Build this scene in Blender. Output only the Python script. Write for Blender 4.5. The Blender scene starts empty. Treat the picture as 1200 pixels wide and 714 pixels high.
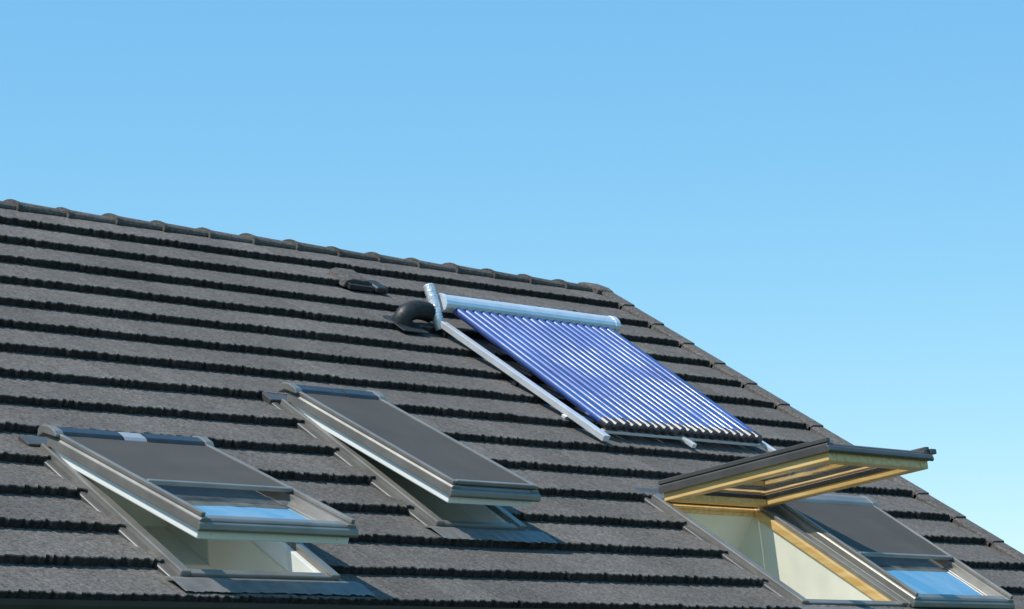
import bpy, bmesh, math, random
from mathutils import Vector, Matrix
random.seed(4)
# ------------------------------------------------------------ frame of the roof
PITCH=math.radians(29.8)
R0=Vector((0,0,8))
X=Vector((1,0,0))
D=Vector((0,-math.cos(PITCH),-math.sin(PITCH)))
N=Vector((0,-math.sin(PITCH),math.cos(PITCH)))
def P(u,s,n): return R0+X*u+D*s+N*n
scene=bpy.context.scene
col=scene.collection
# ------------------------------------------------------------ materials
def mat(name,base,rough=.6,metal=0,spec=.5):
    m=bpy.data.materials.new(name); m.use_nodes=True
    b=m.node_tree.nodes['Principled BSDF']
    b.inputs['Base Color'].default_value=(*base,1); b.inputs['Roughness'].default_value=rough
    b.inputs['Metallic'].default_value=metal; b.inputs['Specular IOR Level'].default_value=spec
    return m
def noisy(name,c1,c2,scale,rough=.6,metal=0,bump=0,bscale=None,spec=.5,stretch=(1,1,1),detail=6,dist=.01,r2=None):
    m=mat(name,c1,rough,metal,spec); nt=m.node_tree; b=nt.nodes['Principled BSDF']
    tc=nt.nodes.new('ShaderNodeTexCoord'); mp=nt.nodes.new('ShaderNodeMapping'); mp.inputs['Scale'].default_value=stretch
    nt.links.new(tc.outputs['Object'],mp.inputs[0])
    no=nt.nodes.new('ShaderNodeTexNoise'); no.inputs['Scale'].default_value=scale; no.inputs['Detail'].default_value=detail
    nt.links.new(mp.outputs[0],no.inputs['Vector'])
    cr=nt.nodes.new('ShaderNodeValToRGB'); cr.color_ramp.elements[0].color=(*c1,1); cr.color_ramp.elements[1].color=(*c2,1)
    cr.color_ramp.elements[0].position=.3; cr.color_ramp.elements[1].position=.7
    nt.links.new(no.outputs['Fac'],cr.inputs[0]); nt.links.new(cr.outputs[0],b.inputs['Base Color'])
    if r2 is not None:
        mr=nt.nodes.new('ShaderNodeMapRange'); mr.inputs['To Min'].default_value=rough; mr.inputs['To Max'].default_value=r2
        nt.links.new(no.outputs['Fac'],mr.inputs[0]); nt.links.new(mr.outputs[0],b.inputs['Roughness'])
    if bump:
        n2=nt.nodes.new('ShaderNodeTexNoise'); n2.inputs['Scale'].default_value=bscale or scale*3; n2.inputs['Detail'].default_value=4
        nt.links.new(tc.outputs['Object'],n2.inputs['Vector'])
        bp=nt.nodes.new('ShaderNodeBump'); bp.inputs['Strength'].default_value=bump; bp.inputs['Distance'].default_value=dist
        nt.links.new(n2.outputs['Fac'],bp.inputs['Height']); nt.links.new(bp.outputs[0],b.inputs['Normal'])
    return m
def tile_material():
    m=mat('grey_concrete_tile',(.1,.1,.1),.92,0,.2); nt=m.node_tree; b=nt.nodes['Principled BSDF']
    tc=nt.nodes.new('ShaderNodeTexCoord')
    def noise(sc,det,ro=.5):
        n=nt.nodes.new('ShaderNodeTexNoise'); n.inputs['Scale'].default_value=sc; n.inputs['Detail'].default_value=det; n.inputs['Roughness'].default_value=ro
        nt.links.new(tc.outputs['Object'],n.inputs['Vector']); return n
    big=noise(1.3,5); fine=noise(48,5,.8); mid=noise(14,4)
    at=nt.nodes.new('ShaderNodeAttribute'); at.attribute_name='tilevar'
    def mul(a,lo,hi):
        r=nt.nodes.new('ShaderNodeMapRange'); r.inputs['From Min'].default_value=.3; r.inputs['From Max'].default_value=.7
        r.inputs['To Min'].default_value=lo; r.inputs['To Max'].default_value=hi
        nt.links.new(a,r.inputs[0]); return r.outputs[0]
    def m2(a,bb):
        x=nt.nodes.new('ShaderNodeMath'); x.operation='MULTIPLY'; nt.links.new(a,x.inputs[0]); nt.links.new(bb,x.inputs[1]); return x.outputs[0]
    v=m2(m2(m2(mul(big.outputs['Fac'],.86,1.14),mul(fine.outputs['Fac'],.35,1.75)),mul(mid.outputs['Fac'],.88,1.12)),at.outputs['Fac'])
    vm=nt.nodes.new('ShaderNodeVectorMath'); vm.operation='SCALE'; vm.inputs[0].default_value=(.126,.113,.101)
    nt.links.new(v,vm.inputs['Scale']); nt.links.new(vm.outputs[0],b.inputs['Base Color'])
    bp=nt.nodes.new('ShaderNodeBump'); bp.inputs['Strength'].default_value=.8; bp.inputs['Distance'].default_value=.012
    nt.links.new(fine.outputs['Fac'],bp.inputs['Height']); nt.links.new(bp.outputs[0],b.inputs['Normal'])
    return m
M_tile=tile_material()
M_alu=noisy('grey_aluminium_cladding',(.20,.188,.168),(.27,.255,.23),6,.28,.4,.05,200,r2=.45)
M_alud=noisy('dark_aluminium_flashing',(.075,.071,.066),(.115,.109,.10),5,.40,.3,.05,120)
M_hood=noisy('dark_hood',(.025,.025,.027),(.04,.04,.043),9,.28,.2)
M_cell=noisy('grey_panel',(.30,.31,.33),(.38,.39,.41),9,.3,.2)
M_silver=noisy('silver_aluminium',(.72,.73,.74),(.85,.85,.85),12,.28,.5,.05,60)
M_white=noisy('white_painted_wood',(.80,.79,.74),(.84,.83,.79),8,.45)
M_plaster=noisy('cream_reveal',(.80,.76,.62),(.85,.81,.68),5,.8)
M_rub=noisy('black_rubber',(.012,.012,.013),(.03,.03,.03),20,.5)
M_cap=noisy('black_tube_cap',(.02,.02,.022),(.05,.05,.055),30,.4)
M_wall=noisy('cream_render_wall',(.55,.52,.45),(.62,.59,.52),4,.9,0,.3,80)
M_gut=noisy('dark_gutter',(.03,.028,.027),(.045,.042,.04),5,.45)
M_grass=noisy('lawn_grass',(.035,.06,.02),(.07,.1,.035),.6,.95,0,.5,20,dist=.05)
M_pine=noisy('pine_wood',(.62,.36,.11),(.82,.55,.23),3,.35,0,.05,60,stretch=(9,1,14))
M_foil=noisy('foil_insulation',(.7,.7,.7),(.9,.9,.9),30,.35,.5,.8,45,dist=.01)
M_lead=noisy('lead_apron',(.15,.143,.134),(.22,.21,.198),9,.55,.3,.2,40)
def fabric():
    m=noisy('mesh_awning_fabric',(.068,.062,.054),(.082,.075,.066),3,.75,spec=.25)
    nt=m.node_tree;b=nt.nodes['Principled BSDF']
    tc=nt.nodes.new('ShaderNodeTexCoord')
    ck=nt.nodes.new('ShaderNodeTexNoise'); ck.inputs['Scale'].default_value=200; nt.links.new(tc.outputs['Object'],ck.inputs['Vector'])
    bp=nt.nodes.new('ShaderNodeBump'); bp.inputs['Strength'].default_value=.5; bp.inputs['Distance'].default_value=.003
    nt.links.new(ck.outputs['Fac'],bp.inputs['Height']); nt.links.new(bp.outputs[0],b.inputs['Normal'])
    # open weave of the screen lets part of the light through
    t=nt.nodes.new('ShaderNodeBsdfTransparent'); mx=nt.nodes.new('ShaderNodeMixShader'); mx.inputs[0].default_value=.08
    o=nt.nodes['Material Output']
    nt.links.new(b.outputs[0],mx.inputs[1]); nt.links.new(t.outputs[0],mx.inputs[2]); nt.links.new(mx.outputs[0],o.inputs[0])
    return m
M_fab=fabric()
def glass():
    m=bpy.data.materials.new('window_glass'); m.use_nodes=True; nt=m.node_tree; nt.nodes.clear()
    o=nt.nodes.new('ShaderNodeOutputMaterial'); mx=nt.nodes.new('ShaderNodeMixShader')
    t=nt.nodes.new('ShaderNodeBsdfTransparent'); t.inputs[0].default_value=(.93,.95,.93,1)
    g=nt.nodes.new('ShaderNodeBsdfGlossy'); g.inputs['Roughness'].default_value=.01; g.inputs[0].default_value=(1,.97,.93,1)
    f=nt.nodes.new('ShaderNodeFresnel'); f.inputs[0].default_value=1.55
    # two panes : reflect about twice as strongly as a single surface
    ml=nt.nodes.new('ShaderNodeMath'); ml.operation='MULTIPLY'; ml.inputs[1].default_value=1.9; ml.use_clamp=True
    tc=nt.nodes.new('ShaderNodeTexCoord'); no=nt.nodes.new('ShaderNodeTexNoise'); no.inputs['Scale'].default_value=2.5
    nt.links.new(tc.outputs['Object'],no.inputs['Vector'])
    bp=nt.nodes.new('ShaderNodeBump'); bp.inputs['Strength'].default_value=.2; bp.inputs['Distance'].default_value=.02
    nt.links.new(no.outputs['Fac'],bp.inputs['Height']); nt.links.new(bp.outputs[0],g.inputs['Normal'])
    # thin film of dust
    df=nt.nodes.new('ShaderNodeBsdfDiffuse'); df.inputs[0].default_value=(.6,.6,.58,1)
    n2=nt.nodes.new('ShaderNodeTexNoise'); n2.inputs['Scale'].default_value=9; n2.inputs['Detail'].default_value=6
    nt.links.new(tc.outputs['Object'],n2.inputs['Vector'])
    mr=nt.nodes.new('ShaderNodeMapRange'); mr.inputs['From Min'].default_value=.35; mr.inputs['From Max'].default_value=.75; mr.inputs['To Min'].default_value=.03; mr.inputs['To Max'].default_value=.16
    nt.links.new(n2.outputs['Fac'],mr.inputs[0])
    m2=nt.nodes.new('ShaderNodeMixShader')
    nt.links.new(f.outputs[0],ml.inputs[0]); nt.links.new(ml.outputs[0],mx.inputs[0]); nt.links.new(t.outputs[0],mx.inputs[1]); nt.links.new(g.outputs[0],mx.inputs[2])
    nt.links.new(mr.outputs[0],m2.inputs[0]); nt.links.new(mx.outputs[0],m2.inputs[1]); nt.links.new(df.outputs[0],m2.inputs[2])
    nt.links.new(m2.outputs[0],o.inputs[0]); return m
M_glass=glass()
def tubeglass():
    m=noisy('vacuum_tube_glass',(.012,.045,.19),(.028,.08,.28),3.2,.5,.15,0)
    nt=m.node_tree; b=nt.nodes['Principled BSDF']; b.inputs['Coat Weight'].default_value=.62
    tc=nt.nodes.new('ShaderNodeTexCoord')
    no=nt.nodes.new('ShaderNodeTexNoise'); no.inputs['Scale'].default_value=2.6; no.inputs['Detail'].default_value=5
    nt.links.new(tc.outputs['Object'],no.inputs['Vector'])
    mr=nt.nodes.new('ShaderNodeMapRange'); mr.inputs['From Min'].default_value=.35; mr.inputs['From Max'].default_value=.65
    mr.inputs['To Min'].default_value=.08; mr.inputs['To Max'].default_value=.24
    nt.links.new(no.outputs['Fac'],mr.inputs[0]); nt.links.new(mr.outputs[0],b.inputs['Coat Roughness'])
    bp=nt.nodes.new('ShaderNodeBump'); bp.inputs['Strength'].default_value=.09; bp.inputs['Distance'].default_value=.03
    n3=nt.nodes.new('ShaderNodeTexNoise'); n3.inputs['Scale'].default_value=5; n3.inputs['Detail'].default_value=4
    nt.links.new(tc.outputs['Object'],n3.inputs['Vector'])
    nt.links.new(n3.outputs['Fac'],bp.inputs['Height']); nt.links.new(bp.outputs[0],b.inputs['Coat Normal'])
    return m
M_tube=tubeglass()
# ------------------------------------------------------------ mesh helpers
def empty(name,parent=None):
    o=bpy.data.objects.new(name,None); col.objects.link(o); o.empty_display_size=.2
    if parent: o.parent=parent
    return o
def mesh_obj(name,verts,faces,m,parent=None,smooth=False,bevel=0):
    me=bpy.data.meshes.new(name); me.from_pydata([tuple(v) for v in verts],[],faces); me.update()
    bm=bmesh.new(); bm.from_mesh(me); bmesh.ops.recalc_face_normals(bm,faces=bm.faces); bm.to_mesh(me); bm.free()
    if isinstance(m,(list,tuple)):
        for q in m: me.materials.append(q)
    else: me.materials.append(m)
    o=bpy.data.objects.new(name,me); col.objects.link(o)
    if parent: o.parent=parent
    if smooth:
        for p in me.polygons: p.use_smooth=True
    if bevel:
        b=o.modifiers.new('b','BEVEL'); b.width=bevel; b.segments=2; b.limit_method='ANGLE'
    return o
class Builder:
    """collects boxes / profiles given in a local (u,l,m) frame"""
    def __init__(self,sh=0,nh=0,ang=0):
        self.v=[];self.f=[];self.sh=sh;self.nh=nh;self.a=ang
    def T(self,u,l,m):
        c,s=math.cos(self.a),math.sin(self.a)
        return P(u,self.sh+l*c-m*s,self.nh+l*s+m*c)
    def box(self,u0,u1,l0,l1,m0,m1):
        b=len(self.v)
        for u in(u0,u1):
            for l in(l0,l1):
                for m in(m0,m1): self.v.append(self.T(u,l,m))
        for q in((0,1,3,2),(4,6,7,5),(0,4,5,1),(2,3,7,6),(0,2,6,4),(1,5,7,3)): self.f.append([b+i for i in q])
        return self
    def prof_u(self,u0,u1,pts):
        b=len(self.v);n=len(pts)
        for u in(u0,u1):
            for l,m in pts:self.v.append(self.T(u,l,m))
        for i in range(n):
            j=(i+1)%n; self.f.append([b+i,b+j,b+n+j,b+n+i])
        self.f.append([b+i for i in range(n)]); self.f.append([b+n+i for i in range(n)][::-1]); return self
    def prof_l(self,l0,l1,pts):
        b=len(self.v);n=len(pts)
        for l in(l0,l1):
            for u,m in pts:self.v.append(self.T(u,l,m))
        for i in range(n):
            j=(i+1)%n; self.f.append([b+i,b+j,b+n+j,b+n+i])
        self.f.append([b+i for i in range(n)]); self.f.append([b+n+i for i in range(n)][::-1]); return self
    def ring(self,u0,u1,l0,l1,w,m0,m1):
        self.box(u0,u0+w,l0,l1,m0,m1).box(u1-w,u1,l0,l1,m0,m1)
        self.box(u0+w,u1-w,l0,l0+w,m0,m1-.002).box(u0+w,u1-w,l1-w,l1,m0,m1-.002); return self
    def obj(self,name,m,parent,bevel=.004,smooth=False): return mesh_obj(name,self.v,self.f,m,parent,smooth,bevel)
def pipe(name,pts,r,m,parent,seg=14,ripple=0,step=None):
    pts=[Vector(p) for p in pts]; path=[]
    cat=[pts[0]*2-pts[1]]+pts+[pts[-1]*2-pts[-2]]
    for i in range(1,len(cat)-2):
        for k in range(12):
            t=k/12; a,b,c,d=cat[i-1:i+3]
            path.append(.5*((2*b)+(c-a)*t+(2*a-5*b+4*c-d)*t*t+(3*b-a-3*c+d)*t**3))
    path.append(pts[-1])
    v=[];f=[]
    ref=Vector((.3,.2,1)).normalized()
    for i,p in enumerate(path):
        t=(path[min(i+1,len(path)-1)]-path[max(i-1,0)]).normalized()
        a=t.cross(ref).normalized(); b=t.cross(a)
        rr=r*(1+(ripple if i%2 else -ripple))
        for k in range(seg):
            an=2*math.pi*k/seg; v.append(p+a*math.cos(an)*rr+b*math.sin(an)*rr)
    for i in range(len(path)-1):
        for k in range(seg):
            k2=(k+1)%seg; f.append([i*seg+k,i*seg+k2,(i+1)*seg+k2,(i+1)*seg+k])
    f.append(list(range(seg))); f.append([(len(path)-1)*seg+k for k in range(seg)])
    return mesh_obj(name,v,f,m,parent,True)
# ------------------------------------------------------------ layout
UL=-13.0; UR=-.07; EAVE=5.13; G=.342
W1=(-7.25,-6.34,3.67,4.94)
W2=(-5.19,-4.56,2.86,4.31)
W3=(-3.06,-2.12,3.80,5.08)
W4=(-2.08,-1.10,3.80,5.08)
def in_open(u,s):
    for a,b,c,d in (W1,W2,W3,W4):
        if a+.03<u<b-.03 and c+.03<s<d-.03: return True
    return False
house=empty('tiled_roof_house')
# ------------------------------------------------------------ roof tiles
def tiles(name,front=True,du=.0125,uL=UL):
    rnd=random.Random(7 if front else 9)
    cols=int((UR-uL)/du)+1
    ks=[0.0]+[.36+G*i for i in range(0,14)]+[EAVE]
    v=[];f=[];var=[]
    def Q(u,s,n): return P(u,s,n) if front else R0+X*u+Vector((0,math.cos(PITCH),-math.sin(PITCH)))*s+Vector((0,math.sin(PITCH),math.cos(PITCH)))*n
    TW=.33
    for k in range(len(ks)-1):
        s0,s1=ks[k],ks[k+1]
        js=[];cur=0
        while len(js)<cols:
            w=rnd.choice((1,2,2,3,3,4)); d=rnd.uniform(.000,.006) if cur else rnd.uniform(.009,.022)
            cur=1-cur
            for q in range(w): js.append(d+rnd.uniform(-.003,.003))
        off=TW*(.5 if k%2 else 0)+rnd.uniform(-.01,.01)
        tl=[(rnd.uniform(-.0025,.003),rnd.uniform(.90,1.10),rnd.uniform(-.005,.005)) for _ in range(60)]
        base=len(v)
        rows=7
        for c in range(cols):
            u=min(uL+c*du,UR)
            x=(u-uL+off)/TW; ti=int(x); fr=x-ti
            tn,tv,ts=tl[ti%60]
            joint=-.002 if fr<.035 else 0
            S1=s1+.008-js[c]+ts
            hb=.045+tn
            L=s1-s0
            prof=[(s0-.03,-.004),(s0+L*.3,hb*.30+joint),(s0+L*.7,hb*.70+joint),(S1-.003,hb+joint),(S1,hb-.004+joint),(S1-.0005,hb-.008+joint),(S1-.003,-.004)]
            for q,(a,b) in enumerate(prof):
                v.append(Q(u,a,b)); var.append(tv*(.84 if joint else 1)*(.35 if q>=5 else 1))  # butt faces darkened: shade below the drip edge put into the tile colour
        for c in range(cols-1):
            um=uL+(c+.5)*du
            for r in range(rows-1):
                i=base+c*rows+r
                if front:
                    pr=(v[i]+v[i+1]+v[i+rows]+v[i+rows+1])/4
                    if in_open(um,(pr-R0).dot(D)): continue
                f.append([i,i+rows,i+rows+1,i+1])
    me=bpy.data.meshes.new(name); me.from_pydata([tuple(q) for q in v],[],f); me.update()
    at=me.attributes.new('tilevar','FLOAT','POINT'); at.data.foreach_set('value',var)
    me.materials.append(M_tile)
    o=bpy.data.objects.new(name,me); col.objects.link(o); o.parent=house
    return o
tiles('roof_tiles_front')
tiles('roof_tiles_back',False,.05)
def setvar(o,val=1.0):
    me=o.data; at=me.attributes.new('tilevar','FLOAT','POINT')
    at.data.foreach_set('value',[val]*len(me.vertices))
# ridge caps
v=[];f=[];rv=[]
u=-.06;seg=12;i=0
while u>UL:
    L=.40; tv=random.uniform(.65,.85); dz=random.uniform(-.004,.004)
    prev=None
    for uu,r,dn in ((u,.050,0),(u-L*.12,.050,0),(u-L*.85,.055,.003),(u-L,.062,.006),(u-L,.045,-.01)):
        b=len(v)
        for k in range(seg+1):
            a=math.pi*(-.12+1.24*k/seg)
            v.append(R0+Vector((uu,math.cos(a)*r*2.0,-.028+dz+dn+math.sin(a)*r))); rv.append(tv)
        if prev is not None:
            for k in range(seg): f.append([prev+k,prev+k+1,b+k+1,b+k])
        prev=b
    u-=L-.025; i+=1
o=mesh_obj('ridge_tiles',v,f,M_tile,house); at=o.data.attributes.new('tilevar','FLOAT','POINT'); at.data.foreach_set('value',rv)
# verge caps
B=Builder()
s=.05;k=0
while s<EAVE:
    e=min(s+G+.02,EAVE+.02)
    h0,h1=.045,.056
    b=len(B.v)
    for (ss,h) in ((s,h0),(e,h1)):
        for uu,nn in ((-.125,-.01),(-.125,h-.012),(-.112,h),(-.005,h+.004),(.008,h-.01),(.010,-.14)):
            B.v.append(P(uu,ss,nn))
    for q in range(5): B.f.append([b+q,b+q+1,b+q+7,b+q+6])
    B.f.append([b+i for i in range(6)]); B.f.append([b+6+i for i in range(6)])
    s+=G
o=B.obj('verge_tiles',M_tile,house,0); setvar(o,.95)
B=Builder(); B.prof_u(-.16,.012,[(-.10,-.05),(-.07,.015),(-.02,.042),(.10,.062),(.16,.056),(.16,-.05)])
o=B.obj('ridge_end_cap',M_tile,house,.01); setvar(o)
ed=P(0,EAVE,0)
pts=[]
for k in range(9):
    a=math.pi+math.pi*k/8; pts.append((math.cos(a)*.062,math.sin(a)*.062))
inner=[(x*.9,y*.9) for x,y in pts][::-1]
vv=[];ff=[];prof=pts+inner
for uu in (UL,UR+.05):
    for a,b in prof: vv.append(Vector((uu,ed.y-.035+a,ed.z+.006+b)))
n=len(prof)
for i in range(n): ff.append([i,(i+1)%n,n+(i+1)%n,n+i])
ff.append(list(range(n)));ff.append([n+i for i in range(n)])
mesh_obj('gutter',vv,ff,M_gut,house)
def wbox(x0,x1,y0,y1,z0,z1,vv,ff):
    b=len(vv)
    for x in(x0,x1):
        for y in(y0,y1):
            for z in(z0,z1): vv.append((x,y,z))
    for q in((0,1,3,2),(4,6,7,5),(0,4,5,1),(2,3,7,6),(0,2,6,4),(1,5,7,3)): ff.append([b+i for i in q])
vv=[];ff=[]
wbox(UL,UR+.04,ed.y+.03,ed.y+.055,ed.z-.2,ed.z-.015,vv,ff)
mesh_obj('fascia_board',vv,ff,M_gut,house)
y0,y1=ed.y+.35,-ed.y-.35; zt=8-(abs(y0))*math.tan(PITCH)-.12
xa,xb=UL+.1,-.13
vv=[(xa,y0,0),(xa,y1,0),(xa,y1,zt),(xa,0,7.85),(xa,y0,zt),(xb,y0,0),(xb,y1,0),(xb,y1,zt),(xb,0,7.85),(xb,y0,zt)]
ff=[[0,1,2,3,4],[5,6,7,8,9],[0,5,9,4],[1,6,7,2]]
mesh_obj('walls',vv,ff,M_wall,house)
# ------------------------------------------------------------ roof windows
def roof_window(name,W,ang,nh,blind,frame_mat,inner_mat,hood=True,hoodmat=None,sash_mat=None,fd=-.06,dp=-.26):
    u0,u1,s0,s1=W; L=s1-s0
    sash_mat=sash_mat or M_alu
    root=empty(name,house)
    B=Builder()
    B.prof_l(s0-.02,s1+.01,[(u0-.055,-.01),(u0-.055,.022),(u0-.04,.030),(u0-.012,.030),(u0-.012,-.01)])
    B.prof_l(s0-.02,s1+.01,[(u1+.055,-.01),(u1+.055,.022),(u1+.04,.030),(u1+.012,.030),(u1+.012,-.01)])
    B.box(u0-.06,u1+.06,s0-.12,s0-.021,.0,.042)
    B.obj('flashing',M_alud,root,.006)
    B=Builder(); w=.045
    B.box(u0-.010,u0+w,s0,s1,fd+.02,.062).box(u1-w,u1+.010,s0,s1,fd+.02,.062)
    B.box(u0+w,u1-w,s0,s0+w,fd+.02,.060).box(u0+w,u1-w,s1-w,s1,fd+.02,.052)
    B.obj('frame_cladding',M_alu,root,.006)
    B=Builder(); B.ring(u0+w,u1-w,s0+w,s1-w,.035,fd,.035); B.obj('frame_inner',inner_mat,root,.004)
    B=Builder(); q=.05; g=fd-.002
    B.box(u0+q,u0+q+.02,s0+q,s1-q,dp,g).box(u1-q-.02,u1-q,s0+q,s1-q,dp,g)
    B.box(u0+q+.02,u1-q-.02,s0+q,s0+q+.02,dp,g-.002).box(u0+q+.02,u1-q-.02,s1-q-.02,s1-q,dp,g-.002)
    B.box(u0+q,u1-q,s0+q,s1-q,dp-.02,dp-.001)  # added closed bottom of the shaft, bounces light onto the lining
    B.obj('reveal_lining_and_bounce_floor',M_plaster,root,0)
    vv=[];ff=[];nn=60; s2=min(s1+.17,EAVE+.015)
    rr=random.Random(name)
    for i in range(nn+1):
        uu=u0-.10+(u1-u0+.2)*i/nn; z=.0025*math.sin(i*1.1+rr.random())
        for ss,h in ((s1+.002,.034),(s1+.05,.050),(s1+.12,.051),(s2+rr.uniform(-.006,.006),.051)): vv.append(P(uu,ss,h+z*(ss-s1)/.2))
    for i in range(nn):
        for k in range(3): a=i*4+k; ff.append([a,a+1,a+5,a+4])
    mesh_obj('lead_apron',vv,ff,M_lead,root)
    H=(s0+.03,nh,ang)
    Ls=L-.02
    B=Builder(*H); w=.055
    B.prof_l(0,Ls,[(u0-.005,-.02),(u0-.005,.025),(u0+.006,.036),(u0+w,.036),(u0+w,.0),(u0+.01,-.0)])
    B.prof_l(0,Ls,[(u1+.005,-.02),(u1+.005,.025),(u1-.006,.036),(u1-w,.036),(u1-w,.0),(u1-.01,-.0)])
    B.box(u0+w,u1-w,0,.06,0,.034)
    B.prof_u(u0+w,u1-w,[(Ls-w,0),(Ls-w,.034),(Ls-.012,.034),(Ls,.024),(Ls,-.02),(Ls-.01,-.02),(Ls-.01,0)])
    B.prof_u(u0-.012,u1+.012,[(Ls-.002,-.022),(Ls-.002,.02),(Ls+.012,.012),(Ls+.02,-.012),(Ls+.012,-.024)])
    B.obj('sash_cladding',sash_mat,root,.004)
    B=Builder(*H); B.ring(u0+.012,u1-.012,.02,Ls-.012,.075,-.066,-.001); B.obj('sash_frame',inner_mat,root,.006)
    B=Builder(*H); B.ring(u0+.082,u1-.082,.09,Ls-.082,.012,-.030,-.004); B.obj('glazing_gasket',M_rub,root,.002)
    B=Builder(*H); vv=[B.T(a,b,.008) for a,b in((u0+w-.002,.06),(u1-w+.002,.06),(u1-w+.002,Ls-w+.002),(u0+w-.002,Ls-w+.002))]
    mesh_obj('glass_pane',vv,[[0,1,2,3]],M_glass,root)
    if blind:
        e=Ls*blind
        B=Builder(*H); vv=[];ff=[]
        nn=12
        for i in range(nn+1):
            l=.05+(e-.05)*i/nn; sag=-.005*math.sin(math.pi*i/nn)
            for j in range(7):
                uu=u0+.03+(u1-u0-.06)*j/6; vv.append(B.T(uu,l,.05+sag*math.sin(math.pi*j/6)+.0015*math.sin(i*1.7+j)))
        for i in range(nn):
            for j in range(6): a=i*7+j; ff.append([a,a+1,a+8,a+7])
        mesh_obj('awning_fabric',vv,ff,M_fab,root,True)
        B=Builder(*H); B.box(u0+.029,u1-.029,e-.012,e+.014,.04,.062); B.obj('awning_bottom_bar',M_alu,root,.005)
        B=Builder(*H)
        B.box(u0+.004,u0+.028,.03,Ls-.01,.0365,.058).box(u1-.028,u1-.004,.03,Ls-.01,.0365,.058); B.obj('awning_guides',M_alu,root,.004)
    else:
        B=Builder(*H)
        B.box(u0-.003,u0+.03,.0,Ls-.0,.0365,.062).box(u1-.03,u1+.003,.0,Ls-.0,.0365,.062)
        B.box(u1+.004,u1+.055,Ls-.03,Ls+.012,.021,.05)
        B.obj('awning_guides',M_alud,root,.004)
    if hood:
        B=Builder(*H)
        pr=[(-.06,.0),(-.07,.035),(-.05,.06),(0,.072),(.055,.066),(.075,.05),(.075,.04),(-.02,.03)]
        if hoodmat: B.prof_u(u0+.03,u1-.03,pr); B.obj('awning_cassette',hoodmat,root,.006)
        else:
            a=u0+.03; W_=(u1-u0-.06)
            B.prof_u(a,a+W_*.42,pr).prof_u(a+W_*.585,a+W_,pr); B.obj('awning_cassette',M_hood,root,.006)
            B=Builder(*H); B.prof_u(a+W_*.42+.002,a+W_*.585-.002,[(x*.97,y*.97) for x,y in pr]); B.obj('cassette_middle_panel',M_cell if name=='roof_window' else M_hood,root,.006)
        B=Builder(*H); pr2=[(x*1.08,y*1.08) for x,y in pr]
        B.prof_u(u0-.02,u0+.03,pr2).prof_u(u1-.03,u1+.02,pr2)
        B.obj('cassette_end_caps',M_alu,root,.006)
    return root
roof_window('roof_window',W1,math.radians(9.2),.085,.62,M_alu,M_white,dp=-.32)
roof_window('roof_window.001',W2,math.radians(5.8),.088,.985,M_alu,M_white)
roof_window('roof_window.002',W3,math.radians(38),.095,0,M_alu,M_pine,hood=False,sash_mat=M_alud,fd=-.012,dp=-.6)
roof_window('roof_window.003',W4,0.0,.07,.6,M_alu,M_white,hoodmat=M_alu)
# ------------------------------------------------------------ solar collector
sc=empty('solar_thermal_collector')
uA,uB=-2.70,-1.20; sT,sB=1.34,2.93; nT,nB=.165,.112
nt_=20
v=[];f=[];vc=[];fc=[]
def cyl(V,F,p,q,r0,r1,seg=14,cap=True):
    t=(q-p).normalized(); a=t.cross(N).normalized(); b=t.cross(a); s=len(V)
    for pp,r in((p,r0),(q,r1)):
        for k in range(seg): an=2*math.pi*k/seg; V.append(pp+a*math.cos(an)*r+b*math.sin(an)*r)
    for k in range(seg): k2=(k+1)%seg; F.append([s+k,s+k2,s+seg+k2,s+seg+k])
    if cap: F.append([s+k for k in range(seg)]); F.append([s+seg+k for k in range(seg)])
for i in range(nt_):
    u=uA+.035+(uB-uA-.07)*i/(nt_-1)+random.uniform(-.002,.002)
    dn=random.uniform(-.003,.003)
    cyl(v,f,P(u,sT-.02,nT),P(u+random.uniform(-.003,.003),sB-.03,nB+dn),.029,.029,24,False)
    cyl(vc,fc,P(u,sB-.05,nB+.001+dn),P(u,sB+.012,nB-.001+dn),.032,.032,14)
    cyl(vc,fc,P(u,sB+.012,nB-.001+dn),P(u,sB+.028,nB-.002+dn),.032,.02,14)
mesh_obj('vacuum_tubes',v,f,M_tube,sc,True)
o=mesh_obj('tube_end_caps',vc,fc,M_cap,sc)
B=Builder(); pr=[]
for k in range(16):
    an=2*math.pi*k/16; pr.append((1.285+math.cos(an)*.07,.185+math.sin(an)*.055))
B.prof_u(-2.76,-1.14,pr); B.obj('manifold_header',M_silver,sc,0)
B=Builder(); pr=[(1.285+(a-1.285)*1.08,.185+(b-.185)*1.08) for a,b in pr]
B.prof_u(-2.785,-2.745,pr).prof_u(-1.16,-1.115,pr); B.obj('header_end_caps',M_silver,sc,.003)
B=Builder()
B.box(-2.83,-2.775,1.22,3.08,.06,.10)
for u in (-1.98,-1.17): B.box(u-.018,u+.018,1.22,3.07,.062,.09)
B.obj('mounting_rails',M_silver,sc,.003)
B=Builder()
B.box(-2.84,-1.13,2.70,2.735,.040,.0595).box(uA,uB,sB-.012,sB+.022,.06,.0785)
B.obj('cross_bars',M_silver,sc,.002)
B=Builder()
for u in (-2.80,-1.98,-1.17):
    for s in (1.45,2.2): B.box(u-.015,u+.015,s-.02,s+.02,.0,.0595)
B.obj('mounting_feet',M_hood,sc,.002)
pipe('foil_wrapped_pipe',[P(-2.80,1.40,.04),P(-2.825,1.35,.11),P(-2.835,1.27,.19),P(-2.845,1.19,.26)],.036,M_foil,sc,14,.10)
pipe('insulated_pipe',[P(-2.84,1.30,.11),P(-2.92,1.30,.12),P(-3.02,1.32,.12),P(-3.10,1.34,.08),P(-3.12,1.36,-.02)],.06,M_rub,sc,16,.07)
B=Builder(); B.box(-3.20,-2.98,1.26,1.50,.034,.044); B.obj('pipe_flashing',M_rub,sc,.004)
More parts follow.
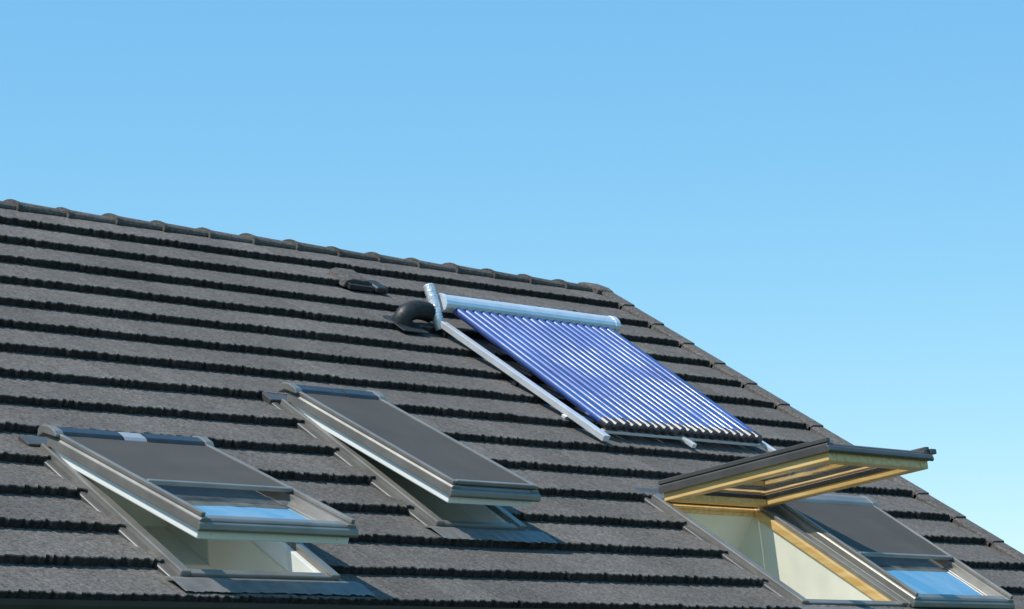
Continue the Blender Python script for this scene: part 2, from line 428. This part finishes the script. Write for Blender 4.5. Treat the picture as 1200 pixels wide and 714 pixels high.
# ------------------------------------------------------------ tile vent
rv_=empty('roof_vent',house)
B=Builder()
B.prof_l(.56,.76,[(-3.16,.02),(-3.14,.07),(-3.10,.085),(-2.95,.085),(-2.91,.07),(-2.89,.02)])
o=B.obj('hood',M_tile,rv_,.01); setvar(o,.8)
B=Builder(); B.box(-3.13,-2.92,.755,.80,.025,.06); B.obj('grille',M_rub,rv_,.004)
B=Builder(); B.prof_l(.66,.80,[(-2.90,.02),(-2.89,.065),(-2.80,.065),(-2.78,.02)]); B.obj('pipe_stub',M_rub,rv_,.012)
# ------------------------------------------------------------ ground
vv=[(-3000,-3000,0),(3000,-3000,0),(3000,3000,0),(-3000,3000,0)]
mesh_obj('ground',vv,[[0,1,2,3]],M_grass)
# ------------------------------------------------------------ light
travel=(X*.75+D*.80-N*1.0).normalized()
sun=bpy.data.lights.new('sun','SUN'); sun.energy=5.0; sun.angle=math.radians(.5); sun.color=(1,.95,.87)
so=bpy.data.objects.new('sun',sun); col.objects.link(so); so.rotation_mode='QUATERNION'; so.rotation_quaternion=travel.to_track_quat('-Z','Y')
so.location=(-5,-5,25)
ts=-travel
w=bpy.data.worlds.new("World");scene.world=w;w.use_nodes=True
nt=w.node_tree;s=nt.nodes.new("ShaderNodeTexSky");s.sky_type='NISHITA';s.sun_disc=False
s.sun_elevation=math.asin(ts.z);s.sun_rotation=math.atan2(ts.x,ts.y)
s.air_density=1.0; s.dust_density=0.0; s.ozone_density=3.0; s.altitude=300
mx=nt.nodes.new('ShaderNodeVectorMath'); mx.operation='MULTIPLY_ADD'; mx.inputs[1].default_value=(.84,.80,.52); mx.inputs[2].default_value=(.15,2.0,4.8)
nt.links.new(s.outputs[0],mx.inputs[0]); nt.links.new(mx.outputs[0],nt.nodes['Background'].inputs[0])
nt.nodes['Background'].inputs[1].default_value=.12
# ------------------------------------------------------------ camera
f_=3069.0; p=math.atan2(414,f_); az=math.radians(45.186)
fwd=Vector((math.cos(p)*math.cos(az),math.cos(p)*math.sin(az),math.sin(p)))
right=Vector((math.sin(az),-math.cos(az),0)); up=right.cross(fwd)
cam=bpy.data.cameras.new("camera");co=bpy.data.objects.new("camera",cam);col.objects.link(co)
m=Matrix((right,up,-fwd)).transposed().to_4x4(); m.translation=Vector((-14.4135,-13.5835,5.2180)); co.matrix_world=m
cam.sensor_width=36; cam.lens=36*f_/1200; cam.clip_end=8000; cam.clip_start=.5
scene.camera=co
scene.view_settings.view_transform='Standard'; scene.view_settings.look='None'; scene.view_settings.exposure=0
